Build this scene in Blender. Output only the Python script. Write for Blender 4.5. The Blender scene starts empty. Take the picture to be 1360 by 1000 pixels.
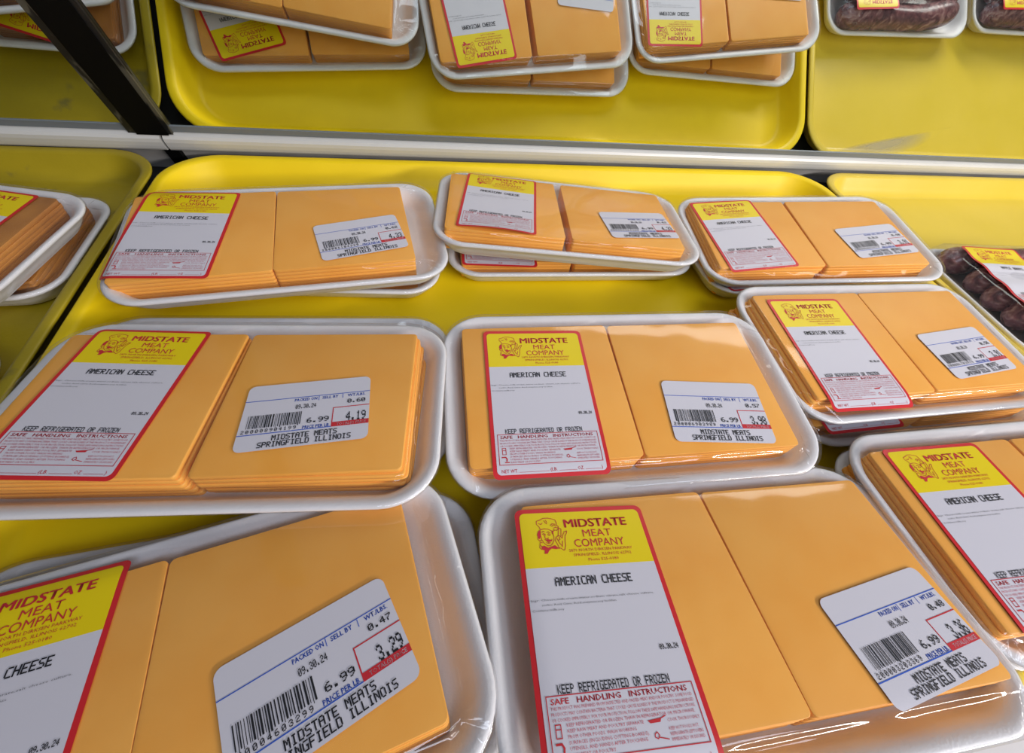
import bpy, bmesh, math, random
import numpy as np
from mathutils import Matrix, Vector

MM = 0.001
scene = bpy.context.scene
C = scene.collection

# ---------------------------------------------------------------- camera
cam_d = bpy.data.cameras.new('camera')
cam_d.sensor_width = 36.0
cam_d.lens = 558.0 / 1360.0 * 36.0
cam_d.clip_start = 0.005
cam_d.clip_end = 50
cam = bpy.data.objects.new('camera', cam_d)
C.objects.link(cam)
cr = Vector((0.97967212, -0.16719413, 0.11085422))
cu = Vector((0.06732336, 0.79456996, 0.60342866))
cf = Vector((0.18897117, 0.58369916, -0.78967411))
cam.matrix_world = Matrix(((cr.x, cu.x, -cf.x, -37.945 * MM), (cr.y, cu.y, -cf.y, -440.672 * MM),
                           (cr.z, cu.z, -cf.z, 226.298 * MM), (0, 0, 0, 1)))
scene.camera = cam

# ---------------------------------------------------------------- world, lamps, exposure
world = bpy.data.worlds.new('store_air')
scene.world = world
world.use_nodes = True
wn = world.node_tree
bg = wn.nodes['Background']
bg.inputs[0].default_value = (0.80, 0.84, 1.0, 1)
bg.inputs[1].default_value = 0.13


def area(name, loc, target, sx, sy, power, col):
    d = bpy.data.lights.new(name, 'AREA')
    d.shape = 'RECTANGLE'
    d.size = sx; d.size_y = sy
    d.energy = power; d.color = col
    o = bpy.data.objects.new(name, d)
    C.objects.link(o)
    o.location = loc
    o.rotation_euler = (Vector(target) - Vector(loc)).to_track_quat('-Z', 'Y').to_euler()
    return o


# long fluorescent fitting above the front opening of the case
area('case_front_lamp', (0.92, -1.08, 0.53), (0.30, -0.25, 0.0), 1.1, 0.045, 16.5, (1.0, 0.955, 0.93))
# store ceiling fitting higher up, cool
area('store_ceiling_lamp', (0.30, -1.0, 1.0), (0.0, -0.4, 0.0), 0.9, 0.25, 5.0, (0.76, 0.84, 1.0))

scene.view_settings.view_transform = 'Standard'
scene.view_settings.look = 'None'
scene.view_settings.gamma = 1
scene.view_settings.use_curve_mapping = False
scene.view_settings.exposure = 0.0
scene.cycles.transparent_max_bounces = 40
scene.cycles.max_bounces = 10
scene.cycles.glossy_bounces = 5
scene.cycles.sample_clamp_indirect = 4.0


# ---------------------------------------------------------------- materials
def srgb(r, g, b):
    def f(c):
        c /= 255.0
        return c / 12.92 if c <= 0.04045 else ((c + 0.055) / 1.055) ** 2.4
    return (f(r), f(g), f(b), 1)


def mat(name, col, rough=0.5, spec=0.5, metal=0.0):
    m = bpy.data.materials.new(name)
    m.use_nodes = True
    b = m.node_tree.nodes['Principled BSDF']
    b.inputs['Base Color'].default_value = col
    b.inputs['Roughness'].default_value = rough
    b.inputs['Specular IOR Level'].default_value = spec
    b.inputs['Metallic'].default_value = metal
    return m


def nd(m, t, **kw):
    n = m.node_tree.nodes.new(t)
    for k, v in kw.items():
        if k in n.inputs.keys():
            n.inputs[k].default_value = v
        else:
            setattr(n, k, v)
    return n


def ln(m, a, b):
    m.node_tree.links.new(a, b)


def noise_mat(name, c0, c1, scale, rough=0.5, bump=0.0, bscale=200, spec=0.5, lo=0.35, hi=0.65, detail=4):
    m = mat(name, c0, rough, spec)
    b = m.node_tree.nodes['Principled BSDF']
    tc = nd(m, 'ShaderNodeTexCoord')
    n = nd(m, 'ShaderNodeTexNoise', Scale=scale, Detail=detail)
    ln(m, tc.outputs['Object'], n.inputs['Vector'])
    r = nd(m, 'ShaderNodeValToRGB')
    r.color_ramp.elements[0].position = lo; r.color_ramp.elements[0].color = c0
    r.color_ramp.elements[1].position = hi; r.color_ramp.elements[1].color = c1
    ln(m, n.outputs['Fac'], r.inputs[0])
    ln(m, r.outputs[0], b.inputs['Base Color'])
    if bump:
        n2 = nd(m, 'ShaderNodeTexNoise', Scale=bscale, Detail=3)
        ln(m, tc.outputs['Object'], n2.inputs['Vector'])
        bp = nd(m, 'ShaderNodeBump', Strength=bump, Distance=0.001)
        ln(m, n2.outputs['Fac'], bp.inputs['Height'])
        ln(m, bp.outputs[0], b.inputs['Normal'])
    return m


M = {}
M['cheese'] = noise_mat('cheese', (0.94, 0.41, 0.055, 1), (0.98, 0.465, 0.08, 1), 28, 0.42, 0.12, 120, spec=0.35)
M['cheese_shaded_brown'] = noise_mat('cheese_shaded_brown', (0.40, 0.15, 0.03, 1), (0.58, 0.24, 0.045, 1), 30, 0.4, 0.2, 90, spec=0.35)  # brown cheese of the left tray, darkened further to carry its shade
M['foam'] = noise_mat('white_foam', (0.76, 0.745, 0.76, 1), (0.80, 0.785, 0.80, 1), 40, 0.42, 0.15, 900, spec=0.4)
M['yellow_foam'] = noise_mat('yellow_foam', (0.86, 0.60, 0.003, 1), (0.90, 0.64, 0.006, 1), 14, 0.46, 0.06, 500, spec=0.3)
M['label_red'] = mat('label_red', (0.62, 0.018, 0.025, 1), 0.4)
M['label_yellow'] = mat('label_yellow', (0.80, 0.61, 0.0, 1), 0.4)
M['label_white'] = mat('label_white', (0.62, 0.60, 0.66, 1), 0.45)
M['ink_black'] = mat('ink_black', (0.012, 0.012, 0.016, 1), 0.5)
M['ink_grey'] = mat('ink_grey', (0.16, 0.16, 0.18, 1), 0.5)
M['ink_red'] = mat('ink_red', (0.55, 0.02, 0.03, 1), 0.5)
M['ink_pink'] = mat('ink_pink', (0.55, 0.12, 0.16, 1), 0.5)
M['ink_blue'] = mat('ink_blue', (0.02, 0.09, 0.50, 1), 0.5)
M['black_metal'] = mat('black_metal', (0.003, 0.003, 0.003, 1), 0.5, 0.1)
M['reflection'] = mat('blue_grey_reflection', (0.17, 0.19, 0.21, 1), 0.45)  # colour of the channel's reflection, painted on a strip
M['black_deck'] = mat('black_deck', (0.012, 0.012, 0.012, 1), 0.6)
M['channel'] = noise_mat('white_enamel', (0.60, 0.59, 0.56, 1), (0.64, 0.63, 0.60, 1), 9, 0.3)
M['ledge'] = noise_mat('pale_ledge', (0.52, 0.50, 0.51, 1), (0.58, 0.56, 0.57, 1), 12, 0.4)
M['steel'] = noise_mat('grey_panel', (0.30, 0.29, 0.28, 1), (0.38, 0.37, 0.36, 1), 20, 0.45)

# worn yellow foam of the left tray: base darkened for shade, plus grey scuffs
m = noise_mat('worn_shaded_yellow_foam', (0.37, 0.275, 0.006, 1), (0.44, 0.325, 0.009, 1), 12, 0.45, 0.1, 400)
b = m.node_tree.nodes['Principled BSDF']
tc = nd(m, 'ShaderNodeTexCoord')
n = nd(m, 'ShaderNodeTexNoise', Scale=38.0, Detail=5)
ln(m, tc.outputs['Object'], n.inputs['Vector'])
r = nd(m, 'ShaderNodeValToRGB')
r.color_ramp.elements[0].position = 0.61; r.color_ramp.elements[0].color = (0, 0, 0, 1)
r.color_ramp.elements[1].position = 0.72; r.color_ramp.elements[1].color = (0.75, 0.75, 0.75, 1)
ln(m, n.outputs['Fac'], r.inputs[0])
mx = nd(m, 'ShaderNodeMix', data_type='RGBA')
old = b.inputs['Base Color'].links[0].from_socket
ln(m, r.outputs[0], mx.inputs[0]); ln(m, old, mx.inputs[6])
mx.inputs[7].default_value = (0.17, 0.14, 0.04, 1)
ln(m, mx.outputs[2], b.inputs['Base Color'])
M['worn_shaded_yellow'] = m
M['glare_yellow'] = noise_mat('glare_yellow_foam', (0.66, 0.48, 0.035, 1), (0.70, 0.51, 0.05, 1), 14, 0.34, 0.06, 500, spec=0.5)  # right tray: light glare put into the base as a paler yellow

# scuffed edge of the black post
m = mat('scuffed_black', (0.01, 0.01, 0.01, 1), 0.3)
b = m.node_tree.nodes['Principled BSDF']
tc = nd(m, 'ShaderNodeTexCoord')
mp = nd(m, 'ShaderNodeMapping'); mp.inputs['Scale'].default_value = (90, 22, 22)
n = nd(m, 'ShaderNodeTexNoise', Scale=1.6, Detail=5)
ln(m, tc.outputs['Object'], mp.inputs[0]); ln(m, mp.outputs[0], n.inputs['Vector'])
r = nd(m, 'ShaderNodeValToRGB')
r.color_ramp.elements[0].position = 0.50; r.color_ramp.elements[0].color = (0.012, 0.012, 0.012, 1)
r.color_ramp.elements[1].position = 0.54; r.color_ramp.elements[1].color = (0.085, 0.08, 0.06, 1)
ln(m, n.outputs['Fac'], r.inputs[0]); ln(m, r.outputs[0], b.inputs['Base Color'])
M['scuffed'] = m

# mirror glass with a wiped smear near its foot
m = mat('mirror_glass', (0.80, 0.84, 0.80, 1), 0.0, 0.5, 1.0)
M['mirror'] = m
b = m.node_tree.nodes['Principled BSDF']
tc = nd(m, 'ShaderNodeTexCoord')
n = nd(m, 'ShaderNodeTexNoise', Scale=14.0, Detail=3)
ln(m, tc.outputs['Object'], n.inputs['Vector'])
mr = nd(m, 'ShaderNodeMapRange')
mr.inputs[1].default_value = 0.45; mr.inputs[2].default_value = 0.8
mr.inputs[3].default_value = 0.0; mr.inputs[4].default_value = 0.05
ln(m, n.outputs['Fac'], mr.inputs[0]); ln(m, mr.outputs[0], b.inputs['Roughness'])


def film_mat(name, veil=0.012, sx=26.0, sy=0.8):
    m = bpy.data.materials.new(name)
    m.use_nodes = True
    nt = m.node_tree
    nt.nodes.clear()
    out = nd(m, 'ShaderNodeOutputMaterial')
    tr = nd(m, 'ShaderNodeBsdfTransparent')
    tr.inputs[0].default_value = (0.985, 0.985, 0.985, 1)
    gl = nd(m, 'ShaderNodeBsdfGlossy')
    gl.inputs['Roughness'].default_value = 0.05
    df = nd(m, 'ShaderNodeBsdfDiffuse')
    df.inputs[0].default_value = (0.85, 0.85, 0.88, 1)
    lw = nd(m, 'ShaderNodeLayerWeight')
    pw = nd(m, 'ShaderNodeMath', operation='POWER'); pw.inputs[1].default_value = 5.0
    fr = nd(m, 'ShaderNodeMath', operation='MULTIPLY_ADD'); fr.inputs[1].default_value = 0.30; fr.inputs[2].default_value = 0.07
    ln(m, lw.outputs['Facing'], pw.inputs[0]); ln(m, pw.outputs[0], fr.inputs[0])
    uv = nd(m, 'ShaderNodeTexCoord')
    # fine pleats run from the cheese to the rim, soft dents elsewhere
    mp = nd(m, 'ShaderNodeMapping'); mp.inputs['Scale'].default_value = (sx, sy, 1)
    n1 = nd(m, 'ShaderNodeTexNoise', Scale=1.0, Detail=3)
    ln(m, uv.outputs['UV'], mp.inputs[0]); ln(m, mp.outputs[0], n1.inputs['Vector'])
    n2 = nd(m, 'ShaderNodeTexNoise', Scale=22.0, Detail=1)
    ln(m, uv.outputs['Object'], n2.inputs['Vector'])
    sp = nd(m, 'ShaderNodeSeparateXYZ'); ln(m, uv.outputs['UV'], sp.inputs[0])
    mr = nd(m, 'ShaderNodeMapRange')
    mr.inputs[1].default_value = 0.35; mr.inputs[2].default_value = 0.9
    mr.inputs[3].default_value = 0.0; mr.inputs[4].default_value = 0.5
    ln(m, sp.outputs[1], mr.inputs[0])
    mu = nd(m, 'ShaderNodeMath', operation='MULTIPLY')
    ln(m, n1.outputs['Fac'], mu.inputs[0]); ln(m, mr.outputs[0], mu.inputs[1])
    ad = nd(m, 'ShaderNodeMath', operation='MULTIPLY_ADD')
    ln(m, n2.outputs['Fac'], ad.inputs[0]); ad.inputs[1].default_value = 0.32
    ln(m, mu.outputs[0], ad.inputs[2])
    bp = nd(m, 'ShaderNodeBump', Strength=1.0, Distance=0.0016)
    ln(m, ad.outputs[0], bp.inputs['Height'])
    ln(m, bp.outputs[0], gl.inputs['Normal'])
    m1 = nd(m, 'ShaderNodeMixShader'); m1.inputs[0].default_value = veil
    ln(m, tr.outputs[0], m1.inputs[1]); ln(m, df.outputs[0], m1.inputs[2])
    m2 = nd(m, 'ShaderNodeMixShader')
    ln(m, fr.outputs[0], m2.inputs[0]); ln(m, m1.outputs[0], m2.inputs[1]); ln(m, gl.outputs[0], m2.inputs[2])
    ln(m, m2.outputs[0], out.inputs[0])
    return m


M['film'] = film_mat('plastic_film')

# raw brat meat: burgundy with pale fat flecks, wet
m = mat('brat_meat', (0.16, 0.02, 0.03, 1), 0.25, 0.6)
b = m.node_tree.nodes['Principled BSDF']
tc = nd(m, 'ShaderNodeTexCoord')
n = nd(m, 'ShaderNodeTexNoise', Scale=95.0, Detail=5, Distortion=1.2)
ln(m, tc.outputs['Object'], n.inputs['Vector'])
r = nd(m, 'ShaderNodeValToRGB')
e = r.color_ramp.elements
e[0].position = 0.34; e[0].color = (0.07, 0.018, 0.022, 1)
e[1].position = 0.74; e[1].color = (0.45, 0.25, 0.23, 1)
k = e.new(0.52); k.color = (0.17, 0.055, 0.06, 1)
ln(m, n.outputs['Fac'], r.inputs[0]); ln(m, r.outputs[0], b.inputs['Base Color'])
bp = nd(m, 'ShaderNodeBump', Strength=0.4, Distance=0.0015)
ln(m, n.outputs['Fac'], bp.inputs['Height']); ln(m, bp.outputs[0], b.inputs['Normal'])
M['meat'] = m

# ---------------------------------------------------------------- mesh helpers
def link_mesh(name, verts, faces, mats, parent=None, midx=None, smooth=False, uv=None):
    me = bpy.data.meshes.new(name)
    me.from_pydata([tuple(v) for v in verts], [], faces)
    for mm_ in mats:
        me.materials.append(mm_)
    if midx is not None:
        me.polygons.foreach_set('material_index', midx)
    if smooth:
        me.polygons.foreach_set('use_smooth', [True] * len(me.polygons))
    if uv is not None:
        l = me.uv_layers.new(name='UVMap')
        li = np.zeros(len(me.loops), dtype=np.int32); me.loops.foreach_get('vertex_index', li)
        l.data.foreach_set('uv', uv[li].astype(np.float32).ravel())
    me.update()
    return put(name, me, parent)


def put(name, me, parent=None):
    o = bpy.data.objects.new(name, me)
    C.objects.link(o)
    if parent is not None:
        o.parent = parent
    return o


def empty(name, loc=(0, 0, 0)):
    o = bpy.data.objects.new(name, None)
    o.empty_display_size = 0.02
    C.objects.link(o)
    o.location = loc
    return o


def tag(o, label=None, cat=None, group=None, kind=None):
    if label: o['label'] = label
    if cat: o['category'] = cat
    if group: o['group'] = group
    if kind: o['kind'] = kind
    return o


def rrect(w, d, r, seg=8):
    """rounded rectangle outline, counter-clockwise, mm"""
    pts = []
    for cx, cy, a0 in ((w / 2 - r, d / 2 - r, 0), (-w / 2 + r, d / 2 - r, 90),
                       (-w / 2 + r, -d / 2 + r, 180), (w / 2 - r, -d / 2 + r, 270)):
        for i in range(seg + 1):
            a = math.radians(a0 + 90.0 * i / seg)
            pts.append((cx + r * math.cos(a), cy + r * math.sin(a)))
    return pts


def loft(rings, cap0=True, cap1=True):
    """rings: list of lists of (x,y,z) of equal length"""
    n = len(rings[0])
    V = [p for r_ in rings for p in r_]
    F = []
    for k in range(len(rings) - 1):
        for i in range(n):
            j = (i + 1) % n
            F.append((k * n + i, k * n + j, (k + 1) * n + j, (k + 1) * n + i))
    if cap0: F.append(tuple(range(n - 1, -1, -1)))
    if cap1: F.append(tuple((len(rings) - 1) * n + i for i in range(n)))
    return V, F


def tray_rings(w, d, r, h, wall, lip, th, seg=8, soft=False):
    """foam tray: outside wall up, rolled lip, inside wall down, floor"""
    prof = [(wall + 3, 0.0), (wall, 0.6), (wall - 2.0, 2.2)]
    prof += [(wall * 0.45, h * 0.50), (lip * 0.55, h - 3.0)]
    prof += [(0.4, h - 2.2), (0.0, h - 1.0), (0.5, h - 0.1), (1.6, h + 0.2)]
    if soft:
        prof += [(3.2, h - 0.1), (5.0, h - 1.0), (7.2, h - 3.2), (9.6, h * 0.52), (11.8, th + 2.6), (13.6, th + 0.8), (16.5, th)]
    else:
        prof += [(lip * 0.8, h + 0.1), (lip + 0.8, h - 0.5), (lip + 2.0, h - 2.0)]
        prof += [(lip + (wall - lip) * 0.55, h * 0.52), (wall + 1.0, th + 2.2), (wall + 2.6, th + 0.7), (wall + 5.5, th)]
    rings = []
    for ins, z in prof:
        rr = max(r - ins * 0.8, 4)
        rings.append([(x * MM, y * MM, z * MM) for x, y in rrect(w - 2 * ins, d - 2 * ins, rr, seg)])
    return rings


def box_mesh(name, x0, x1, y0, y1, z0, z1, m, parent=None, bev=0.0):
    bm = bmesh.new()
    bmesh.ops.create_cube(bm, size=1)
    for v in bm.verts:
        v.co = ((x0 + x1) / 2 + v.co.x * (x1 - x0), (y0 + y1) / 2 + v.co.y * (y1 - y0), (z0 + z1) / 2 + v.co.z * (z1 - z0))
    if bev:
        bmesh.ops.bevel(bm, geom=bm.edges[:], offset=bev, segments=2, affect='EDGES')
    me = bpy.data.meshes.new(name); bm.to_mesh(me); bm.free()
    me.materials.append(m)
    return put(name, me, parent)


# ---------------------------------------------------------------- 2-D print kit (coordinates in mm, y down from label top left)
GLY = {
'A': '01110 10001 10001 11111 10001 10001 10001', 'B': '11110 10001 10001 11110 10001 10001 11110',
'C': '01111 10000 10000 10000 10000 10000 01111', 'D': '11110 10001 10001 10001 10001 10001 11110',
'E': '11111 10000 10000 11110 10000 10000 11111', 'F': '11111 10000 10000 11110 10000 10000 10000',
'G': '01111 10000 10000 10011 10001 10001 01111', 'H': '10001 10001 10001 11111 10001 10001 10001',
'I': '01110 00100 00100 00100 00100 00100 01110', 'K': '10001 10010 10100 11000 10100 10010 10001',
'L': '10000 10000 10000 10000 10000 10000 11111', 'M': '10001 11011 10101 10101 10001 10001 10001',
'N': '10001 11001 10101 10101 10011 10001 10001', 'O': '01110 10001 10001 10001 10001 10001 01110',
'P': '11110 10001 10001 11110 10000 10000 10000', 'R': '11110 10001 10001 11110 10100 10010 10001',
'S': '01111 10000 10000 01110 00001 00001 11110', 'T': '11111 00100 00100 00100 00100 00100 00100',
'Z': '11111 00001 00010 00100 01000 10000 11111', '0': '01110 10001 10011 10101 11001 10001 01110',
'1': '00100 01100 00100 00100 00100 00100 01110', '2': '01110 10001 00001 00110 01000 10000 11111',
'3': '01110 10001 00001 00110 00001 10001 01110', '4': '00010 00110 01010 10010 11111 00010 00010',
'5': '11111 10000 11110 00001 00001 10001 01110', '6': '00110 01000 10000 11110 10001 10001 01110',
'7': '11111 00001 00010 00100 01000 01000 01000', '8': '01110 10001 10001 01110 10001 10001 01110',
'9': '01110 10001 10001 01111 00001 00010 01100', '.': '00000 00000 00000 00000 00000 01100 01100', ' ': '0 0 0 0 0 0 0'}


class Print:
    """collects flat coloured polygons"""
    def __init__(self):
        self.V = []; self.F = []; self.I = []

    def poly(self, pts, mi):
        k = len(self.V); self.V += [(p[0], p[1]) for p in pts]
        self.F.append(tuple(range(k, k + len(pts)))); self.I.append(mi)

    def rect(self, x0, y0, x1, y1, mi, cut=4.0):
        nx = max(1, int(math.ceil(abs(x1 - x0) / cut))); ny = max(1, int(math.ceil(abs(y1 - y0) / cut)))
        for i in range(nx):
            for j in range(ny):
                a = x0 + (x1 - x0) * i / nx; b_ = x0 + (x1 - x0) * (i + 1) / nx
                c = y0 + (y1 - y0) * j / ny; d = y0 + (y1 - y0) * (j + 1) / ny
                self.poly([(a, c), (b_, c), (b_, d), (a, d)], mi)

    def line(self, pts, w, mi):
        for (xa, ya), (xb, yb) in zip(pts[:-1], pts[1:]):
            L = math.hypot(xb - xa, yb - ya)
            if L < 1e-6: continue
            ux, uy = (xb - xa) / L, (yb - ya) / L
            e = w * 0.35
            xa2, ya2, xb2, yb2 = xa - ux * e, ya - uy * e, xb + ux * e, yb + uy * e
            nx_, ny_ = -uy * w / 2, ux * w / 2
            self.poly([(xa2 + nx_, ya2 + ny_), (xb2 + nx_, yb2 + ny_), (xb2 - nx_, yb2 - ny_), (xa2 - nx_, ya2 - ny_)], mi)

    def thermal(self, s, x, y, w, h, mi, fat=1.15):
        """dot printer text filling width w, height h"""
        n = len(s); cw = w / (n * 6 - 1); ch = h / 7.0
        for q, chr_ in enumerate(s):
            rows = GLY[chr_].split()
            for j, row in enumerate(rows):
                i = 0
                while i < len(row):
                    if row[i] == '1':
                        k = i
                        while k < len(row) and row[k] == '1': k += 1
                        xa = x + (q * 6 + i) * cw; xb = x + (q * 6 + k) * cw
                        o_ = (fat - 1) * cw / 2
                        self.poly([(xa - o_, y + j * ch - 0.01), (xb + o_, y + j * ch - 0.01),
                                   (xb + o_, y + (j + 1) * ch + 0.01), (xa - o_, y + (j + 1) * ch + 0.01)], mi)
                        i = k
                    else:
                        i += 1

    def font(self, s, x, y, w, h, mi, bold=0.0, res=2):
        if bold > 0:
            b_ = bold * 9
            self.font(s, x, y, w - b_, h, mi, 0.0, res); self.font(s, x + b_, y, w - b_, h, mi, 0.0, res)
            self.font(s, x + b_ / 2, y + b_ * .3, w - b_, h, mi, 0.0, res)
            return
        """outline font text with its capitals fitted to box x..x+w, y..y+h (y = top)"""
        V, F = text_mesh(s, bold, res)
        V = V.copy()
        x0, x1 = V[:, 0].min(), V[:, 0].max()
        V[:, 0] = x + (V[:, 0] - x0) / (x1 - x0) * w
        V[:, 1] = y + h - V[:, 1] / CAP * h
        k = len(self.V); self.V += [tuple(p) for p in V]
        for f in F:
            self.F.append(tuple(k + i for i in f)); self.I.append(mi)


CAP = 0.729
_tc = {}


def text_mesh(s, bold, res):
    key = (s, bold, res)
    if key in _tc: return _tc[key]
    cu_ = bpy.data.curves.new('t', 'FONT')
    cu_.body = s; cu_.size = 1.0; cu_.resolution_u = res; cu_.offset = bold; cu_.fill_mode = 'FRONT'
    o = bpy.data.objects.new('t', cu_); C.objects.link(o)
    me = o.to_mesh()
    V = np.zeros(len(me.vertices) * 3, dtype=np.float32); me.vertices.foreach_get('co', V)
    V = V.reshape(-1, 3)[:, :2].astype(float)
    F = [tuple(p.vertices) for p in me.polygons]
    o.to_mesh_clear(); bpy.data.objects.remove(o); bpy.data.curves.remove(cu_)
    _tc[key] = (V, F)
    return V, F


LW, LH, PW, PH = 59.7, 91.4, 58.1, 38.6


def clip_grid(P, outline_pts, mi, cut, Wd, Hd):
    """add polygon cut into a grid so it can drape"""
    bm = bmesh.new()
    vs = [bm.verts.new((x, y, 0)) for x, y in outline_pts]
    bm.faces.new(vs)
    for ax, n in ((0, Wd), (1, Hd)):
        c = cut
        while c < n:
            co = (c, 0, 0) if ax == 0 else (0, c, 0)
            no = (1, 0, 0) if ax == 0 else (0, 1, 0)
            bmesh.ops.bisect_plane(bm, geom=bm.verts[:] + bm.edges[:] + bm.faces[:], plane_co=co, plane_no=no)
            c += cut
    bm.verts.ensure_lookup_table()
    for i, v in enumerate(bm.verts): v.index = i
    k = len(P.V); P.V += [(v.co.x, v.co.y) for v in bm.verts]
    for f in bm.faces:
        P.F.append(tuple(k + v.index for v in f.verts)); P.I.append(mi)
    bm.free()


def rr_at(x0, y0, x1, y1, r, seg=5):
    return [((x0 + x1) / 2 + px, (y0 + y1) / 2 + py) for px, py in rrect(x1 - x0, y1 - y0, r, seg)]


# store label: stock (red paper), yellow header + white body, red preprint, black thermal print
def label_stock():
    P = Print(); clip_grid(P, rr_at(0, 0, LW, LH, 3.0), 0, 2.5, LW, LH); return P


def label_faces():
    P = Print()
    top = [p for p in rr_at(2.0, 2.0, LW - 2.0, LH - 2.0, 2.2)]
    ys = 26.0
    up = [p for p in top if p[1] < ys]; dn = [p for p in top if p[1] >= ys]
    # ccw order from rrect: (right, bottom) .. split by hand
    up = sorted(up, key=lambda p: math.atan2(p[1] - 13, p[0] - LW / 2))
    dn = sorted(dn, key=lambda p: math.atan2(p[1] - 60, p[0] - LW / 2))
    upper = up + [(LW - 2.0, ys), (2.0, ys)]
    upper = sorted(upper, key=lambda p: math.atan2(p[1] - 13, p[0] - LW / 2))
    lower = dn + [(LW - 2.0, ys), (2.0, ys)]
    lower = sorted(lower, key=lambda p: math.atan2(p[1] - 60, p[0] - LW / 2))
    clip_grid(P, upper, 0, 2.5, LW, LH); clip_grid(P, lower, 1, 2.5, LW, LH)
    return P


def label_preprint():
    P = Print()   # 0 red, 1 pink
    P.font('MIDSTATE', 21.5, 5.4, 29.2, 3.9, 0, 0.045, 3)
    P.font('MEAT', 29.2, 10.5, 13.0, 3.4, 0, 0.0, 3)
    P.font('COMPANY', 24.6, 14.7, 22.5, 3.5, 0, 0.0, 3)
    P.font('2879 NORTH DIRKSEN PARKWAY', 21.6, 18.95, 28.2, 1.25, 0, 0.0, 1)
    P.font('SPRINGFIELD, ILLINOIS 62702', 23.2, 20.95, 25.6, 1.25, 0, 0.0, 1)
    P.font('Phone 525-0180', 29.2, 23.1, 13.3, 1.25, 0, 0.0, 1)
    # chef emblem: hat, curls, face, moustache, scarf and raised hand in line work
    def L(pts, w=0.28):
        P.line([(8.8 + px * 14.2, 4.6 + py * 15.8) for px, py in pts], w, 0)
    def B(pts):
        P.poly([(8.8 + px * 14.2, 4.6 + py * 15.8) for px, py in pts], 0)
    L([(.13, .33), (.10, .24), (.03, .17), (.04, .08), (.16, .05), (.27, .0), (.42, .0), (.55, .03), (.64, .06), (.67, .15), (.66, .21), (.71, .26), (.69, .33), (.64, .37), (.57, .36), (.54, .33)])
    L([(.14, .33), (.26, .31), (.38, .33), (.48, .38), (.53, .39), (.57, .36)])
    L([(.10, .15), (.17, .18), (.22, .14)]); L([(.28, .07), (.32, .14), (.36, .17)]); L([(.34, .06), (.37, .13)])
    L([(.46, .22), (.53, .17), (.62, .19)]); L([(.50, .25), (.57, .21), (.64, .24)]); L([(.56, .30), (.62, .28), (.69, .30)])
    B([(.13, .33), (.05, .37), (.0, .47), (.02, .55), (.06, .60), (.10, .54), (.11, .44)])
    B([(.47, .37), (.52, .39), (.51, .50), (.47, .46)])
    L([(.02, .55), (.01, .60), (.06, .65), (.11, .63)])
    L([(.12, .36), (.11, .50), (.13, .62), (.19, .72), (.28, .79), (.37, .79), (.45, .73), (.50, .64), (.52, .54), (.50, .44)])
    L([(.16, .41), (.21, .38), (.25, .40)]); L([(.31, .42), (.37, .40), (.42, .44)])
    L([(.17, .46), (.21, .44), (.25, .47), (.20, .49), (.17, .46)], .22); L([(.33, .48), (.37, .45), (.42, .49), (.37, .51), (.33, .48)], .22)
    L([(.26, .46), (.23, .55), (.25, .59), (.31, .60), (.34, .57)])
    B([(.20, .60), (.27, .62), (.33, .61), (.41, .63), (.46, .60), (.43, .67), (.35, .68), (.27, .67)])
    L([(.25, .70), (.31, .73), (.38, .71)]); L([(.30, .67), (.31, .70), (.35, .69)])
    B([(.09, .80), (.18, .78), (.28, .84), (.38, .82), (.50, .78), (.62, .88), (.50, .89), (.38, .87), (.30, .92), (.24, 1.0), (.14, 1.0), (.17, .91), (.08, .88)])
    L([(.09, .80), (.05, .74), (.08, .68), (.13, .70)]); L([(.08, .88), (.03, .84), (.04, .77)])
    L([(.62, .88), (.60, .80), (.57, .72), (.54, .66), (.58, .57), (.66, .52), (.71, .54), (.76, .60)])
    L([(.60, .60), (.63, .66), (.69, .63), (.68, .56)]); L([(.63, .66), (.66, .74), (.71, .80)])
    L([(.66, .52), (.68, .42), (.70, .34), (.74, .31), (.78, .34), (.76, .44), (.74, .54)])
    L([(.76, .60), (.81, .50), (.87, .42), (.95, .40), (.93, .46), (.87, .54), (.84, .68), (.83, .80), (.78, .92), (.74, .93), (.68, .88), (.62, .86)])
    L([(.76, .68), (.74, .76), (.72, .84)])
    # safe handling panel
    for x0, y0, x1, y1 in ((3.4, 68.1, 56.4, 68.4), (3.4, 84.4, 56.4, 84.7), (3.4, 68.1, 3.7, 84.7), (56.1, 68.1, 56.4, 84.7)):
        P.rect(x0, y0, x1, y1, 0)
    P.font('SAFE   HANDLING   INSTRUCTIONS', 4.9, 68.9, 48.9, 1.7, 0, 0.012, 1)
    rows = ['THIS PRODUCT WAS PREPARED FROM INSPECTED AND PASSED MEAT AND/OR POULTRY. SOME FOOD',
            'PRODUCTS MAY CONTAIN BACTERIA THAT COULD CAUSE ILLNESS IF THE PRODUCT IS MISHANDLED',
            'OR COOKED IMPROPERLY. FOR YOUR PROTECTION, FOLLOW THESE SAFE HANDLING INSTRUCTIONS.']
    for i, s in enumerate(rows):
        P.font(s, 4.6, 71.15 + i * 1.5, 50.4, 0.95, 1, 0.0, 1)
    P.font('KEEP REFRIGERATED OR FROZEN. THAW IN REFRIGERATOR OR MICROWAVE.', 9.2, 75.6, 45.0, 0.95, 1, 0.0, 1)
    rows = [('KEEP RAW MEAT AND POULTRY SEPARATE', 26), ('FROM OTHER FOODS. WASH WORKING', 23),
            ('SURFACES (INCLUDING CUTTING BOARDS),', 27), ('UTENSILS, AND HANDS AFTER TOUCHING', 26), ('RAW MEAT OR POULTRY.', 15)]
    for i, (s, w) in enumerate(rows):
        P.font(s, 9.2, 77.1 + i * 1.45, w, 0.92, 1, 0.0, 1)
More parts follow.
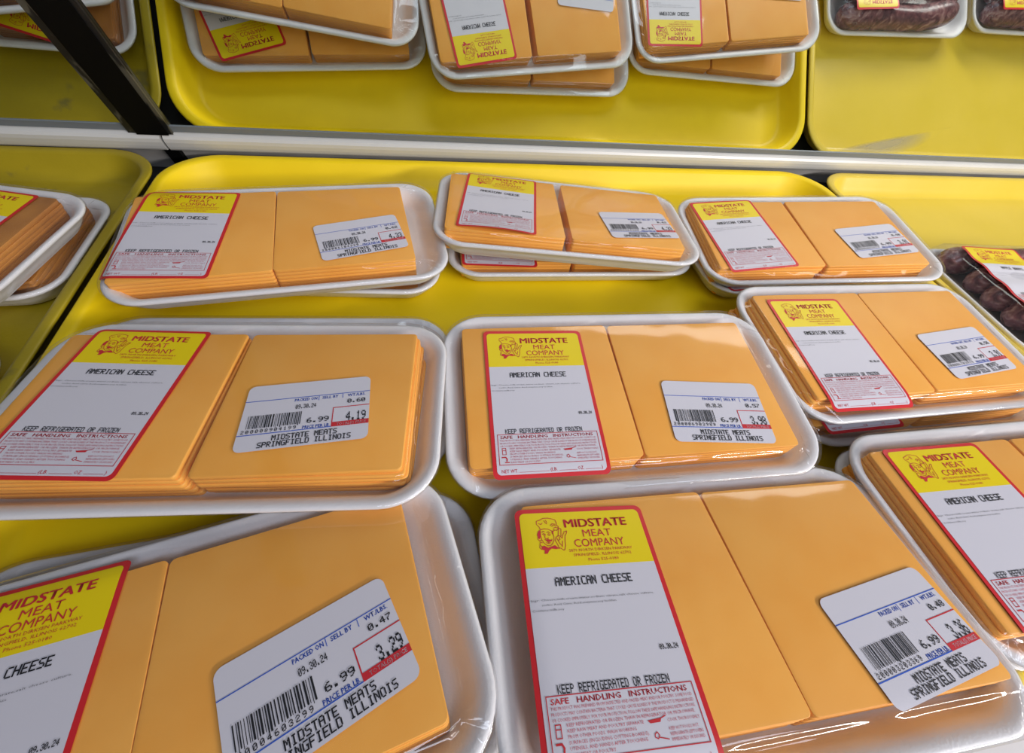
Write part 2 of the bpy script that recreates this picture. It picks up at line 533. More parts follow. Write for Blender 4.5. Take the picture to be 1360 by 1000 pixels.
    P.font('COOK THOROUGHLY', 43.6, 77.3, 11.6, 0.95, 1, 0.0, 1)
    rows = [('KEEP HOT FOODS HOT.', 10.6), ('REFRIGERATE LEFTOVERS', 11.6), ('IMMEDIATELY OR DISCARD.', 11.8)]
    for i, (s, w) in enumerate(rows):
        P.font(s, 43.4, 79.5 + i * 1.4, w, 0.9, 1, 0.0, 1)
    # little pictures: fridge, tap, pan, thermometer
    for a, b_ in (((5.4, 75.8), (7.2, 75.8)), ((5.4, 77.0), (7.2, 77.0)), ((5.4, 79.2), (7.2, 79.2)), ((5.4, 75.8), (5.4, 79.2)), ((7.2, 75.8), (7.2, 79.2))):
        P.line([a, b_], .28, 0)
    P.line([(5.0, 80.6), (6.8, 80.6), (7.4, 81.6), (7.2, 82.6)], .6, 0)
    P.line([(6.4, 83.3), (8.4, 83.3)], .5, 0)
    P.poly([(36.6, 77.4), (41.6, 77.0), (41.0, 78.1), (37.4, 78.2)], 0); P.line([(41.2, 77.2), (43.2, 76.6)], .3, 0)
    P.line([(38.0, 81.0), (38.9, 80.5), (39.5, 81.4), (38.8, 82.2), (37.9, 81.8), (38.0, 81.0)], .28, 0); P.line([(39.3, 81.9), (42.4, 82.6)], .28, 0)
    # net weight line
    P.font('NET WT.', 4.3, 86.75, 8.0, 1.75, 0, 0.0, 1)
    P.rect(12.9, 88.35, 28.2, 88.5, 0); P.font('(LB.', 28.6, 86.75, 3.6, 1.75, 0, 0.0, 1)
    P.rect(33.0, 88.35, 42.2, 88.5, 0); P.font('OZ.', 42.6, 86.75, 3.2, 1.75, 0, 0.0, 1)
    P.rect(46.6, 88.35, 54.6, 88.5, 0); P.font(')', 55.0, 86.75, 0.6, 1.75, 0, 0.0, 1)
    return P


def label_thermal(name, w):
    P = Print()   # 0 black, 1 grey
    P.thermal(name, 29.5 - w / 2, 30.2, w, 3.3, 0, 1.3)
    P.thermal('09.30.24', 48.6, 56.2, 7.3, 1.7, 0, 1.4)
    P.thermal('KEEP REFRIGERATED OR FROZEN', 7.8, 65.3, 40.7, 2.6, 0, 1.15)
    P.font('Ingr: Cheese,milk,cream,water,sodium citrate,salt cheese culture,', 2.6, 37.9, 50.5, 0.75, 1, 0.0, 1)
    P.font('sorbic Acid,Citric Acid,enzymes,soy lecithin', 6.6, 39.7, 30.0, 0.75, 1, 0.0, 1)
    P.font('Contains:milk,soy', 2.6, 41.5, 12.5, 0.75, 1, 0.0, 1)
    return P


def price_stock():
    P = Print(); clip_grid(P, rr_at(0, 0, PW, PH, 3.2), 0, 2.5, PW, PH); return P


def price_preprint():
    P = Print()   # 0 blue 1 red 2 white
    P.rect(0.0, 9.75, PW, 10.1, 0); P.rect(0.0, 29.5, 41.0, 29.9, 0)
    P.font('PACKED ON', 22.6, 10.6, 10.4, 1.75, 0, 0.012, 1)
    P.font('SELL BY', 35.4, 10.6, 7.6, 1.75, 0, 0.012, 1)
    P.font('WT./LBS.', 47.4, 10.6, 8.6, 1.75, 0, 0.012, 1)
    P.rect(33.7, 10.2, 33.95, 13.0, 0); P.rect(45.0, 10.2, 45.25, 13.0, 0)
    P.font('PRICE PER LB.', 28.2, 27.5, 12.2, 1.8, 0, 0.012, 1)
    P.rect(41.0, 18.4, PW, 18.85, 1); P.rect(41.0, 18.85, 41.45, 29.9, 1); P.rect(41.45, 27.3, PW, 29.9, 1)
    P.font('TOTAL(S) PRICE', 43.4, 27.85, 13.4, 1.5, 2, 0.006, 1)
    return P


def price_thermal(wt, total, seed):
    P = Print()
    P.thermal('09.30.24', 23.6, 14.6, 9.4, 2.5, 0, 1.2)
    P.thermal(wt, 47.6, 14.1, 8.4, 2.4, 0, 1.3)
    P.thermal('6.99', 29.8, 23.4, 9.8, 2.8, 0, 1.3)
    P.thermal(total, 47.6, 22.1, 9.0, 5.2, 0, 1.15)
    P.thermal('MIDSTATE MEATS', 15.6, 31.1, 28.4, 2.9, 0, 1.35)
    P.thermal('SPRINGFIELD ILLINOIS', 10.0, 34.5, 40.3, 2.9, 0, 1.35)
    rnd = random.Random(seed)
    x = 3.2
    while x < 26.6:
        w = rnd.choice([.22, .22, .4, .4, .62]); tall = 7.4 if rnd.random() > 0.15 else 8.0
        P.poly([(x, 18.9), (x + w, 18.9), (x + w, 18.9 + tall), (x, 18.9 + tall)], 0)
        x += w + rnd.choice([.32, .42, .42, .66])
    digits = '2' + '0000' + '%02d' % rnd.randint(10, 99) + total.replace('.', '').rjust(4, '0') + '9'
    for i, ch in enumerate(digits):
        P.thermal(ch, 1.6 + i * 2.05, 27.0, 1.2, 1.9, 0, 1.2)
    return P


T_STOCK, T_FACES, T_PRE = label_stock(), label_faces(), label_preprint()
T_CHEESE = label_thermal('AMERICAN CHEESE', 32.3)
T_BRATS = label_thermal('APPLE BRATS', 24.0)
P_STOCK, P_PRE = price_stock(), price_preprint()


def drape(P, name, w, h, cx, cy, rot, zfun, lift, mats, parent):
    """put a print on the package: x right, y up from (cx,cy) rotated, height from zfun"""
    A = np.array(P.V, dtype=float)
    u = A[:, 0] - w / 2; v_ = h / 2 - A[:, 1]
    c, s = math.cos(rot), math.sin(rot)
    x = cx + u * c - v_ * s; y = cy + u * s + v_ * c
    z = zfun(x, y, A[:, 0] / w, A[:, 1] / h) + lift
    V = np.stack([x, y, z], 1) * MM
    me = bpy.data.meshes.new(name)
    nF = len(P.F); cnt = np.array([len(f) for f in P.F], dtype=np.int32)
    me.vertices.add(len(V)); me.vertices.foreach_set('co', V.astype(np.float32).ravel())
    # flip winding (y was mirrored)
    idx = np.array([i for f in P.F for i in f], dtype=np.int32)
    me.loops.add(len(idx)); me.polygons.add(nF)
    me.loops.foreach_set('vertex_index', idx)
    st = np.concatenate([[0], np.cumsum(cnt)[:-1]]).astype(np.int32)
    me.polygons.foreach_set('loop_start', st)
    me.polygons.foreach_set('material_index', np.array(P.I, dtype=np.int32))
    for m_ in mats: me.materials.append(m_)
    me.update(calc_edges=True)
    me.validate()
    o = put(name, me, parent)
    if 'print' in name: o['kind'] = 'stuff'
    if name == 'label': o['label'] = 'store label with yellow header and red border'
    if name == 'price_label': o['label'] = 'white price label with bar code'
    return o


# ---------------------------------------------------------------- package parts
TW, TD, TR_, TH = 210.0, 115.5, 25.0, 15.5


def make_tray_mesh(depth=TD):
    V, F = loft(tray_rings(TW, depth, TR_, TH, 11.0, 4.2, 2.6, 9, True))
    me = bpy.data.meshes.new('foam_tray'); me.from_pydata(V, [], F); me.materials.append(M['foam'])
    me.polygons.foreach_set('use_smooth', [True] * len(me.polygons)); me.update()
    return me


BD = 146.0
ME_TRAY = make_tray_mesh()
ME_TRAY_DEEP = make_tray_mesh(BD)


def make_slice_mesh(seed, w=90.0, d=88.0, t=2.75, m='cheese', bv=0.25):
    rnd = random.Random(seed)
    rings = []
    jit = [(rnd.uniform(-.5, .5), rnd.uniform(-.5, .5)) for _ in range(4)]
    for ins, z in ((bv, 0.0), (0.0, bv), (0.0, t - bv * 1.5), (bv * .7, t - bv * .4), (bv * 2.2, t)):
        pts = rrect(w - 2 * ins, d - 2 * ins, 2.2, 3)
        q = []
        for i, (x, y) in enumerate(pts):
            jx, jy = jit[i // 4]
            q.append(((x + jx) * MM, (y + jy) * MM, z * MM))
        rings.append(q)
    V, F = loft(rings)
    me = bpy.data.meshes.new('cheese_slice'); me.from_pydata(V, [], F); me.materials.append(M[m])
    me.polygons.foreach_set('use_smooth', [True] * len(me.polygons)); me.update()
    return me


ME_SLICE = [make_slice_mesh(i, w=90.0) for i in range(5)]
ME_SMOOTH = [make_slice_mesh(1, w=90.0, bv=0.07) for i in range(2)]
ME_SLICE_D = [make_slice_mesh(i, m='cheese_shaded_brown', bv=0.07) for i in range(3)]


def film_height_fn(x0, x1, y0, y1, ztop, rimz=16.3, tw=TW, td=TD):
    """height of stretched film over the cheese block"""
    def f(x, y):
        dx = 1.2 * np.logaddexp(0.0, np.maximum(x0 - x, x - x1) / 1.2)
        dy = 1.2 * np.logaddexp(0.0, np.maximum(y0 - y, y - y1) / 1.2)
        gx = np.where(x < 0, x0 + tw / 2, tw / 2 - x1); gy = np.where(y < 0, y0 + td / 2, td / 2 - y1)
        t = np.minimum(np.sqrt((dx / gx) ** 2 + (dy / gy) ** 2), 1.3)
        z = ztop + (rimz - ztop) * t
        return z
    return f


def make_film_mesh(seed, x0, x1, y0, y1, ztop, amp=0.5):
    rnd = np.random.default_rng(seed)
    N = 4 * 19
    inner = rrect(x1 - x0 + 1.0, y1 - y0 + 1.0, 4.0, 18)
    cx, cy = (x0 + x1) / 2, (y0 + y1) / 2
    inner = [(cx + a, cy + b_) for a, b_ in inner]
    outer = rrect(TW + 1.2, TD + 1.2, TR_ + .6, 18)

    def dens(p):   # add points on the straight sides
        q = []
        n = len(p)
        for i in range(n):
            a, b_ = p[i], p[(i + 1) % n]
            q.append(a)
            if i % 19 == 18:
                k = 30 if (i // 19) % 2 == 0 else 18
                for j in range(1, k):
                    q.append((a[0] + (b_[0] - a[0]) * j / k, a[1] + (b_[1] - a[1]) * j / k))
        return q
    inner, outer = dens(inner), dens(outer)
    n = len(inner)
    # smooth per-perimeter wrinkle profile; stronger at the corners
    cor = np.array([1.0 if (abs(abs(o[0]) - TW / 2) < 24 and abs(abs(o[1]) - TD / 2) < 24) else 0.12 for o in outer])
    w1 = rnd.normal(size=n); w1 = (w1 + np.roll(w1, 1)) / 1.4
    w2 = np.convolve(np.tile(rnd.normal(size=n), 3), np.ones(9) / 3.0, 'same')[n:2 * n]
    wr = (w1 * 0.45 + w2 * 0.6) * cor * amp
    rings = []; uvs = []
    per = np.arange(n) / n * 4.0

    def ring(pts, z, uvv):
        rings.append([(p[0] * MM, p[1] * MM, zz * MM) for p, zz in zip(pts, z)])
        uvs.append(np.stack([per, np.full(n, uvv)], 1))
    for s in (0.5, 0.8, 0.97):
        ring([(cx + (p[0] - cx) * s, cy + (p[1] - cy) * s) for p in inner], np.full(n, ztop), 0.2 * s)
    K = 9
    # pull-in: how sharply the film turns down at the cheese edge, varying round the pack
    pull = np.convolve(np.tile(rnd.normal(size=n), 3), np.ones(7) / 7.0 ** 0.5, 'same')[n:2 * n]
    pull = np.clip(1.3 + 0.9 * pull, 0.0, 3.2)
    crease = np.zeros(n)
    for q in rnd.choice(np.nonzero(cor > .5)[0], 7):
        crease[q] += rnd.uniform(.9, 1.8)
    for t in (0.0, 0.05, 0.10, 0.16, 0.24, 0.34, 0.46, 0.6, 0.74, 0.88, 1.0):
        pts = [(a[0] + (b_[0] - a[0]) * t, a[1] + (b_[1] - a[1]) * t) for a, b_ in zip(inner, outer)]
        dip = pull * (min(t / 0.16, 1.0) ** 1.5) * (1 - t) ** 1.3
        z = ztop + (16.4 - ztop) * t - dip + (wr * 0.8 + crease) * math.sin(math.pi * min(t * 1.15, 1)) + 0.0
        rings.append([(p[0] * MM, p[1] * MM, zz * MM) for p, zz in zip(pts, z)])
        uvs.append(np.stack([per, (0.3 + 0.7 * t) * (0.35 + 0.65 * cor)], 1))
    for ins, z in ((-0.1, 14.6), (0.5, 13.2), (5.5, 6.5), (10.5, 1.5), (13.5, -0.15)):
        o2 = dens(rrect(TW + 1.0 - 2 * ins, TD + 1.0 - 2 * ins, TR_ - ins * .75, 18))
        ring(o2, np.full(n, z) + 0.0, 1.0 + ins * .03 + .1)
    V, F = loft(rings, cap0=True, cap1=False)
    uv = np.concatenate(uvs)
    me = bpy.data.meshes.new('plastic_wrap'); me.from_pydata(V, [], F); me.materials.append(M['film'])
    l = me.uv_layers.new(name='UVMap')
    li = np.zeros(len(me.loops), dtype=np.int32); me.loops.foreach_get('vertex_index', li)
    l.data.foreach_set('uv', uv[li].astype(np.float32).ravel())
    me.polygons.foreach_set('use_smooth', [True] * len(me.polygons)); me.update()
    return me


FILM_CACHE = {}


def film_mesh(ztop, x0, x1, var):
    k = (round(ztop, 1), x0, x1, var % 3)
    if k not in FILM_CACHE:
        FILM_CACHE[k] = make_film_mesh(11 + var % 3 * 7, x0, x1, -44.0, 45.0, ztop)
    return FILM_CACHE[k]


def set_pose(o, q):
    o.rotation_mode = 'XYZ'
    o.location = (q[0] * MM, q[1] * MM, q[2] * MM)
    o.rotation_euler = (q[3], q[4], q[5])


def cheese_package(pose, label, group, lab, price, wt, total, nl=6, nr=6, fan_l=0.0, fan_r=0.0, seed=0,
                   curl=None, shift=(0.0, 0.0), dark=False, gap=0.0, jit=0.06, loff=0.0):
    rnd = random.Random(seed + 100)
    root = empty('cheese_package')
    set_pose(root, pose)
    tag(root, label, 'cheese', group or 'film wrapped trays of sliced cheese')
    put('foam_tray', ME_TRAY, root)
    base = 2.7
    top = base + 2.75 * max(nl, nr)
    x0, x1 = -94.0 + shift[0], 89.5 + shift[0]
    for side, nn_, fan in ((-1, nl, fan_l), (1, nr, fan_r)):
        cx = (-49.3 - gap if side < 0 else 42.9 + gap) + shift[0]
        for i in range(nn_):
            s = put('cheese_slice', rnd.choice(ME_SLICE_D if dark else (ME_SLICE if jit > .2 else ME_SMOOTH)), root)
            k = nn_ - 1 - i
            dx = fan * k + rnd.uniform(-jit, jit)
            if side < 0: dx += loff
            s.location = ((cx + dx) * MM, (0.8 + shift[1] + rnd.uniform(-jit, jit) + (k * -0.1)) * MM, (base + 2.75 * i) * MM)
            s.rotation_euler = (0, 0, math.radians(rnd.uniform(-jit, jit)))
    zt = top + 0.35
    fm = put('plastic_wrap', film_mesh(zt, round(x0), round(x1), seed), root)
    H = film_height_fn(x0, x1, -44.0, 45.0, zt)

    def zf(x, y, u, v_):
        z = H(x, y)
        if curl: z = z + curl(u, v_)
        return z
    if lab:
        lx, ly, lr = lab
        st = drape(T_STOCK, 'label', LW, LH, lx, ly, lr, zf, 0.30, [M['label_red']], root)
        drape(T_FACES, 'label_face', LW, LH, lx, ly, lr, zf, 0.38, [M['label_yellow'], M['label_white']], st)
        drape(T_PRE, 'red_print', LW, LH, lx, ly, lr, zf, 0.50, [M['ink_red'], M['ink_pink']], st)
        drape(T_CHEESE, 'black_print', LW, LH, lx, ly, lr, zf, 0.56, [M['ink_black'], M['ink_grey']], st)
    if price:
        px, py, pr = price
        H2 = lambda x, y, u, v_: H(x, y)
        st = drape(P_STOCK, 'price_label', PW, PH, px, py, pr, H2, 0.30, [M['label_white']], root)
        drape(P_PRE, 'blue_and_red_print', PW, PH, px, py, pr, H2, 0.40, [M['ink_blue'], M['ink_red'], M['label_white']], st)
        drape(price_thermal(wt, total, seed), 'price_print', PW, PH, px, py, pr, H2, 0.50, [M['ink_black']], st)
    return root


# ---------------------------------------------------------------- the case: deck, back wall, mirrors, channel, post
TH_M = math.radians(68.46)
UP = Vector((0, -math.cos(TH_M), math.sin(TH_M)))       # up along the mirror
NR = Vector((0, -math.sin(TH_M), -math.cos(TH_M)))      # out of the mirror towards the shopper


def on_mirror(x0, x1, s0, s1, t0, t1, name, m, parent=None, bev=0.0, cuts=None):
    """box in mirror coordinates: x, slant height s, stand-off t (mm)"""
    bm = bmesh.new()
    bmesh.ops.create_cube(bm, size=1)
    for v in bm.verts:
        X = (x0 + x1) / 2 + v.co.x * (x1 - x0); S = (s0 + s1) / 2 + v.co.y * (s1 - s0); T = (t0 + t1) / 2 + v.co.z * (t1 - t0)
        v.co = (Vector((X, 0, 0)) + UP * S + NR * T) * MM
    if bev:
        bmesh.ops.bevel(bm, geom=bm.edges[:], offset=bev * MM, segments=3, affect='EDGES')
    bmesh.ops.recalc_face_normals(bm, faces=bm.faces[:])
    me = bpy.data.meshes.new(name); bm.to_mesh(me); bm.free(); me.materials.append(m)
    return put(name, me, parent)


floor = box_mesh('floor', -1.05, 1.25, -0.66, 0.03, -0.030, -0.0042, M['black_deck'])
tag(floor, 'black deck of the case seen in the gaps between the yellow trays', kind='structure')
wb = on_mirror(-1000, 1200, -6, 420, -14, -2, 'wall_back', M['steel'])
tag(wb, 'grey back panel of the display case behind the mirrors', kind='structure')
XP = -254.5
on_mirror(XP + 1, 1200, 26, 420, -1.8, 0, 'mirror_panel', M['mirror'], wb)
on_mirror(-1000, XP - 1, 26, 420, -1.8, 0, 'mirror_panel', M['mirror'], wb)


def channel(name, x0, x1, sk0, sk1, label):
    prof = [(23.2, 0.0), (23.2, 4.2), (24.2, 5.8), (26.0, 6.4), (29.0, 6.6), (33.0, 6.5), (36.0, 5.8), (37.6, 4.0), (38.4, 1.6), (38.5, 0.0)]
    rings = []
    for x, sk in ((x0, sk0), (x1, sk1)):
        rings.append([tuple((Vector((x + sk * (s - 33) / 8.0, 0, 0)) + UP * s + NR * t) * MM) for s, t in prof])
    V, F = loft(rings)
    o = link_mesh(name, V, F, [M['channel']])
    bm = bmesh.new(); bm.from_mesh(o.data); bmesh.ops.recalc_face_normals(bm, faces=bm.faces[:]); bm.to_mesh(o.data); bm.free()
    tag(o, label, kind='structure')
    return o


channel('trim_1', -249.5, 1200, 0.0, 0.0, 'white channel holding the foot of the right mirror')
channel('trim_2', -1000, -252.0, 0.0, 0.0, 'white channel holding the foot of the left mirror')
on_mirror(XP + 4, 1200, 39.2, 45.2, 0.0, 0.8, 'reflection_strip', M['reflection'], bpy.data.objects['trim_1'])  # added strip, coloured as the channel's reflection in the mirror
on_mirror(-1000, XP - 2, 39.2, 45.2, 0.0, 0.8, 'reflection_strip', M['reflection'], bpy.data.objects['trim_2'])
sm_pts = [(425, 36), (530, 36), (545, 86), (430, 52)]
sm_v = [tuple((Vector((a, 0, 0)) + UP * b_ + NR * 0.25) * MM) for a, b_ in sm_pts]
m = bpy.data.materials.new('wiped_smear'); m.use_nodes = True; m.node_tree.nodes.clear()
o_ = nd(m, 'ShaderNodeOutputMaterial'); a_ = nd(m, 'ShaderNodeBsdfTransparent'); d_ = nd(m, 'ShaderNodeBsdfDiffuse')
d_.inputs[0].default_value = (0.42, 0.42, 0.40, 1)
tc = nd(m, 'ShaderNodeTexCoord')
sx_ = nd(m, 'ShaderNodeVectorMath', operation='DISTANCE'); sx_.inputs[1].default_value = (0.5, 0.5, 0.0)
ln(m, tc.outputs['UV'], sx_.inputs[0])
mr_ = nd(m, 'ShaderNodeMapRange'); mr_.inputs[1].default_value = 0.5; mr_.inputs[2].default_value = 0.15
mr_.inputs[3].default_value = 0.0; mr_.inputs[4].default_value = 0.5
ln(m, sx_.outputs['Value'], mr_.inputs[0])
x_ = nd(m, 'ShaderNodeMixShader'); ln(m, mr_.outputs[0], x_.inputs[0]); ln(m, a_.outputs[0], x_.inputs[1]); ln(m, d_.outputs[0], x_.inputs[2])
ln(m, x_.outputs[0], o_.inputs[0])
link_mesh('smudge', sm_v, [(0, 1, 2, 3)], [m], wb, uv=np.array([(0, 0), (1, 0), (1, 1), (0, 1)], dtype=float))['label'] = 'grey wiped smear on the mirror'
post = on_mirror(-267, -244, 39, 420, 0.1, 4.0, 'trim_3', M['black_metal'], None, 0.4)
tag(post, 'black post covering the joint of the two mirrors', kind='structure')
on_mirror(-273.5, -267, 39, 420, 0.1, 2.6, 'post_flange', M['scuffed'], post, 0.3)
on_mirror(-244, -240.5, 39, 420, 0.1, 3.0, 'post_flange', M['scuffed'], post, 0.3)
on_mirror(-257, -246, 0, 24, -1.9, 3, 'post_foot', M['black_metal'], post)
box_mesh('wall_right', 1.205, 1.22, -0.66, 0.0, -0.03, 0.40, M['steel'])['kind'] = 'structure'
box_mesh('shade_wall_left', -1.02, -1.005, -0.66, 0.0, -0.03, 0.40, M['black_deck'])['kind'] = 'structure'  # unseen black end wall, added to block ambient light from the left

led = box_mesh('trim_4', -1.0, 1.2, -0.64, -0.486, -0.029, 0.004, M['ledge'], None, 0.003)
tag(led, 'pale grey front ledge of the case in front of the yellow trays', kind='structure')

# ---------------------------------------------------------------- yellow liner trays
YD0, YD1 = -481.0, -19.0


def yellow_tray(x0, x1, m, label, dy=0.0):
    V, F = loft(tray_rings(x1 - x0, YD1 - YD0, 44.0, 23.2, 16.0, 6.5, 3.0, 12))
    V = [(a, b_, c - 0.0032) for a, b_, c in V]
    o = link_mesh('yellow_tray', V, F, [m], smooth=True)
    o.location = ((x0 + x1) / 2 * MM, ((YD0 + YD1) / 2 + dy) * MM, 0)
    tag(o, label, 'tray', 'yellow liner trays side by side in the case')
    return o


yellow_tray(-249.5, 414.5, M['yellow_foam'], 'large bright yellow foam tray under the cheese packages in the middle')
yellow_tray(418.5, 1080, M['glare_yellow'], 'large yellow foam tray on the right, mostly empty, under the brats')
yellow_tray(-917, -254.0, M['worn_shaded_yellow'], 'large dull yellow foam tray on the left with grey scuffs, in shade', 5.0)

# ---------------------------------------------------------------- cheese packages: top layer
GT = 'wrapped cheese packages on top of the stacks'
GB = 'wrapped cheese packages at the bottom of the stacks'
D = math.radians
cheese_package((-127.97, -160.93, 20.6, .0392, 0, .1049),
    'cheese package priced 4.33, back left of the yellow tray, with wrinkled film', None,
    (-68.6, 4.1, -.136), (46.9, -14.1, .155), '0.62', '4.33', seed=1, shift=(-6, 1), gap=-.9)
cheese_package((79.16, -140.83, 22.7, -.0586, .0156, -.1386),
    'cheese package in the middle of the back row with a curled label corner', None,
    (-54.8, 2.6, -.0755), (58.4, -12.8, .15), '0.62', '4.33', seed=2, gap=1.6,
    curl=lambda u, v_: 2.6 * np.clip((v_ - .72) / .28, 0, 1) ** 2 * np.sin(np.clip(u, 0, 1) * 2.6) * 1.0)
cheese_package((296.6, -166.8, 20.9, .0595, -.0778, -.0977),
    'cheese package at the right end of the back row, nearest the brats', None,
    (-61.1, -.2, .083), (56.2, -12.9, .118), '0.58', '3.91', seed=3, fan_l=-.8, jit=.21)
cheese_package((-136.0, -306.5, 22.7, -.0737, -.0489, -.1164),
    'cheese package priced 4.19, left of the middle row, with ragged slice edges', None,
    (-56.3, 2.25, -.042), (40.6, -9.8, .124), '0.60', '4.19', seed=4, fan_l=.9, fan_r=.5, jit=0.7, gap=.8)
cheese_package((73.5, -314.0, 20.9, .0662, -.014, -.0473),
    'cheese package priced 3.98, in the centre of the middle row', None,
    (-52.0, -4.4, -.019), (46.8, -19.6, -.087), '0.57', '3.98', seed=5, fan_l=-.15, gap=-.7)
cheese_package((283.88, -291.7, 20.0, .0535, .0059, -.0106),
    'cheese package right of the middle row, left slices fanned out like steps', None,
    (-55.3, -6.2, -.018), (48.9, -14.1, .095), '0.56', '3.91', seed=6, fan_l=-2.0, fan_r=-.3, jit=.35, loff=2.6, gap=.8)
cheese_package((-132.2, -424.6, 25.4, -.1807, -.0034, .1863),
    'cheese package priced 3.29, front left, its label cut off by the frame', None,
    (-48.3, 6.1, -.043), (49.3, -15.2, .214), '0.47', '3.29', seed=7, gap=-1.05)
cheese_package((80.8, -428.29, 26.0, -.1505, .0194, -.0431),
    'cheese package priced 3.36, front middle, nearest the viewer', None,
    (-60.6, -3.1, -.041), (63.6, -22.1, .143), '0.48', '3.36', seed=8, shift=(8, 1), gap=-.8)
cheese_package((288.3, -421.4, 28.2, -.069, -.0489, -.0439),
    'cheese package at the front right edge, partly outside the frame', None,
    (-57.3, -.9, -.015), (50, -12, 0.05), '0.52', '3.63', seed=9, fan_l=-1.1, jit=.25)

# bottom layer
bl = [
    ((-128, -140, .2, 0, 0, D(-4.6)), 'cheese package lying under the back left package priced 4.33', (-62, -1, D(-14)), 'a'),
    ((87, -131, .2, 0, 0, D(-1.5)), 'cheese package under the middle package of the back row, red label edge showing', (-62, -3, D(-3)), 'b'),
    ((298, -157, .2, 0, 0, D(1)), 'cheese package under the right package of the back row', (-62, -9, D(2)), 'c'),
    ((-132, -282, .2, 0, 0, D(-3.5)), 'cheese package behind and under the middle row package priced 4.19', (-60, 0, D(1)), 'd'),
    ((79, -303, .2, 0, 0, D(0)), 'cheese package almost hidden under the central package priced 3.98', (-60, 0, D(1)), 'e'),
    ((293, -300, .2, 0, 0, D(-1)), 'cheese package under the middle row package with the fanned slices', (-57, -4, D(1)), 'f'),
    ((-125, -418, 4.8, D(-5.2), 0, D(3.5)), 'cheese package under the front left package priced 3.29', (-60, 1, D(1)), 'g'),
    ((86, -418, 4.8, D(-5.4), 0, D(0)), 'cheese package under the front middle package priced 3.36', (-60, 0, D(1)), 'h'),
    ((297, -418, 4.8, D(-5.4), 0, D(0)), 'cheese package under the package at the front right edge', (-60, 0, D(1)), 'i')]
for i, (pose, lb, lab, _) in enumerate(bl):
    cheese_package(pose, lb, None, lab, (45, -14, D(4 - i)), '0.5%d' % i, '3.%d1' % (5 + i % 4), nl=4 if i in (2, 3, 6) else 5, nr=4 if i in (2, 3, 6) else 5, seed=20 + i)

# ---------------------------------------------------------------- packages in the left tray
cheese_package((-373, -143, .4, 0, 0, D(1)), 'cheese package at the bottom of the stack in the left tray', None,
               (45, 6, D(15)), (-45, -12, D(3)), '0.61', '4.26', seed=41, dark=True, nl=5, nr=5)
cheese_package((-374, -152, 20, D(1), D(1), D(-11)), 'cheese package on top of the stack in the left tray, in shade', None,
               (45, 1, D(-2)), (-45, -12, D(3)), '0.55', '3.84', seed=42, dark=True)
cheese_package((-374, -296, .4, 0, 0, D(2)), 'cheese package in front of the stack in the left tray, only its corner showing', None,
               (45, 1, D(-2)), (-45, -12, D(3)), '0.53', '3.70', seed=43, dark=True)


# ---------------------------------------------------------------- brats
def brat_mesh(seed, L=176.0, R=13.6):
    rnd = random.Random(seed)
    rings = []
    n, K = 18, 26
    ph = rnd.uniform(0, 6)
    for k in range(K + 1):
        t = k / K
        u = -L / 2 + L * t
        e = min(t, 1 - t) * L / 22.0
        rr = R * (math.sqrt(max(0.0, 1 - (1 - min(e, 1)) ** 2)) * 0.96 + 0.04) * (1 + .05 * math.sin(t * 9 + ph))
        oy = 6.0 * math.sin(math.pi * t) * (1 if seed % 2 else .6) + 1.2 * math.sin(t * 11 + ph)
        oz = R - 1.0
        ring = []
        for i in range(n):
            a = 2 * math.pi * i / n
            q = rr * (1 + .025 * math.sin(3 * a + ph + t * 7))
            ring.append((u * MM, (oy - 3 + q * math.cos(a)) * MM, (oz + q * .93 * math.sin(a)) * MM))
        rings.append(ring)
    V, F = loft(rings)
    me = bpy.data.meshes.new('brat'); me.from_pydata(V, [], F); me.materials.append(M['meat'])
    me.polygons.foreach_set('use_smooth', [True] * len(me.polygons)); me.update()
    return me


ME_BRAT = [brat_mesh(i) for i in range(3)]


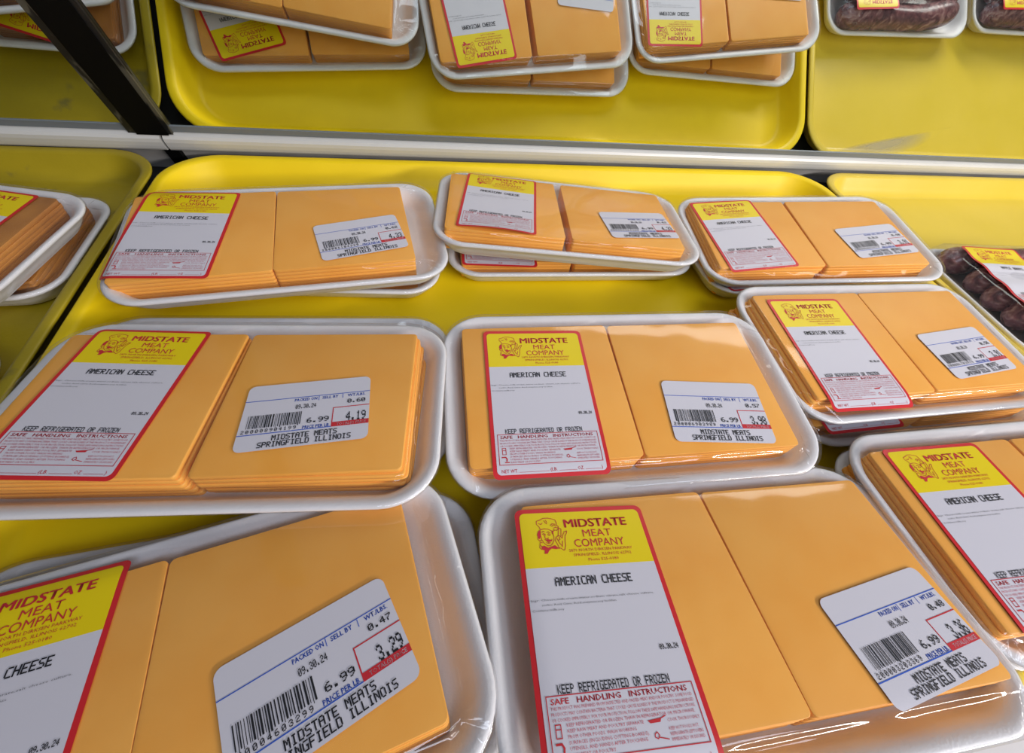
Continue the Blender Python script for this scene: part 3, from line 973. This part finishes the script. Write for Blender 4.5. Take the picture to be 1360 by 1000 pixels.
def brat_package(pose, label, seed):
    rnd = random.Random(seed)
    root = empty('brat_package'); set_pose(root, pose)
    tag(root, label, 'sausages', 'film wrapped trays of brats')
    put('foam_tray', ME_TRAY_DEEP, root)
    for i in range(5):
        o = put('brat', ME_BRAT[i % 3], root)
        o.location = (rnd.uniform(-5, 3) * MM, (-50 + i * 25.2) * MM, 3.6 * MM)
        o.rotation_euler = (0, 0, math.radians(rnd.uniform(-2, 2)))
    zt = 29.5

    def H(x, y):
        # film pulled over the round sausages
        q = np.maximum(np.abs(x) / 100.0, np.abs(y) / 71.0)
        base = 16.3 + (zt + .4 - 16.3) * np.sqrt(np.clip(1 - np.clip((q - .78) / .24, 0, 1) ** 2, 0, 1))
        return base + .5 * np.cos((y + 50) * 2 * np.pi / 25.2)
    n, K = 96, 16
    outer = []
    o0 = rrect(TW + 1.2, BD + 1.2, TR_ + .6, 23)
    rings, uvs = [], []
    for k in range(1, K + 1):
        t = k / K
        pts = [(p[0] * t, p[1] * t) for p in o0]
        z = H(np.array([p[0] for p in pts]), np.array([p[1] for p in pts]))
        if k == K: z = z * 0 + 16.4
        rings.append([(p[0] * MM, p[1] * MM, zz * MM) for p, zz in zip(pts, z)])
        uvs.append(np.stack([np.arange(n) / n * 4, np.full(n, t)], 1))
    for ins, z in ((.5, 13.2), (5.5, 6.5), (13.5, .1)):
        o2 = rrect(TW + 1.0 - 2 * ins, BD + 1.0 - 2 * ins, TR_ - ins * .75, 23)
        rings.append([(p[0] * MM, p[1] * MM, z * MM) for p in o2])
        uvs.append(np.stack([np.arange(n) / n * 4, np.full(n, 1.1 + ins * .02)], 1))
    V, F = loft(rings, cap1=False)
    link_mesh('plastic_wrap', V, F, [M['film']], root, smooth=True, uv=np.concatenate(uvs))
    zf = lambda x, y, u, v_: H(x, y) + .5 * np.sin(u * 7) * .4
    lx, ly, lr = -54, 9, D(-3)
    st = drape(T_STOCK, 'label', LW, LH, lx, ly, lr, zf, 0.5, [M['label_red']], root)
    drape(T_FACES, 'label_face', LW, LH, lx, ly, lr, zf, 0.6, [M['label_yellow'], M['label_white']], st)
    drape(T_PRE, 'red_print', LW, LH, lx, ly, lr, zf, 0.7, [M['ink_red'], M['ink_pink']], st)
    drape(T_BRATS, 'black_print', LW, LH, lx, ly, lr, zf, 0.75, [M['ink_black'], M['ink_grey']], st)
    return root


brat_package((547, -238, .3, 0, 0, D(-3.3)), 'package of dark red apple brats at the back left of the right yellow tray', 1)
brat_package((767, -256, .3, 0, 0, D(-2)), 'second brats package, seen only in the mirror at the top right corner', 2)
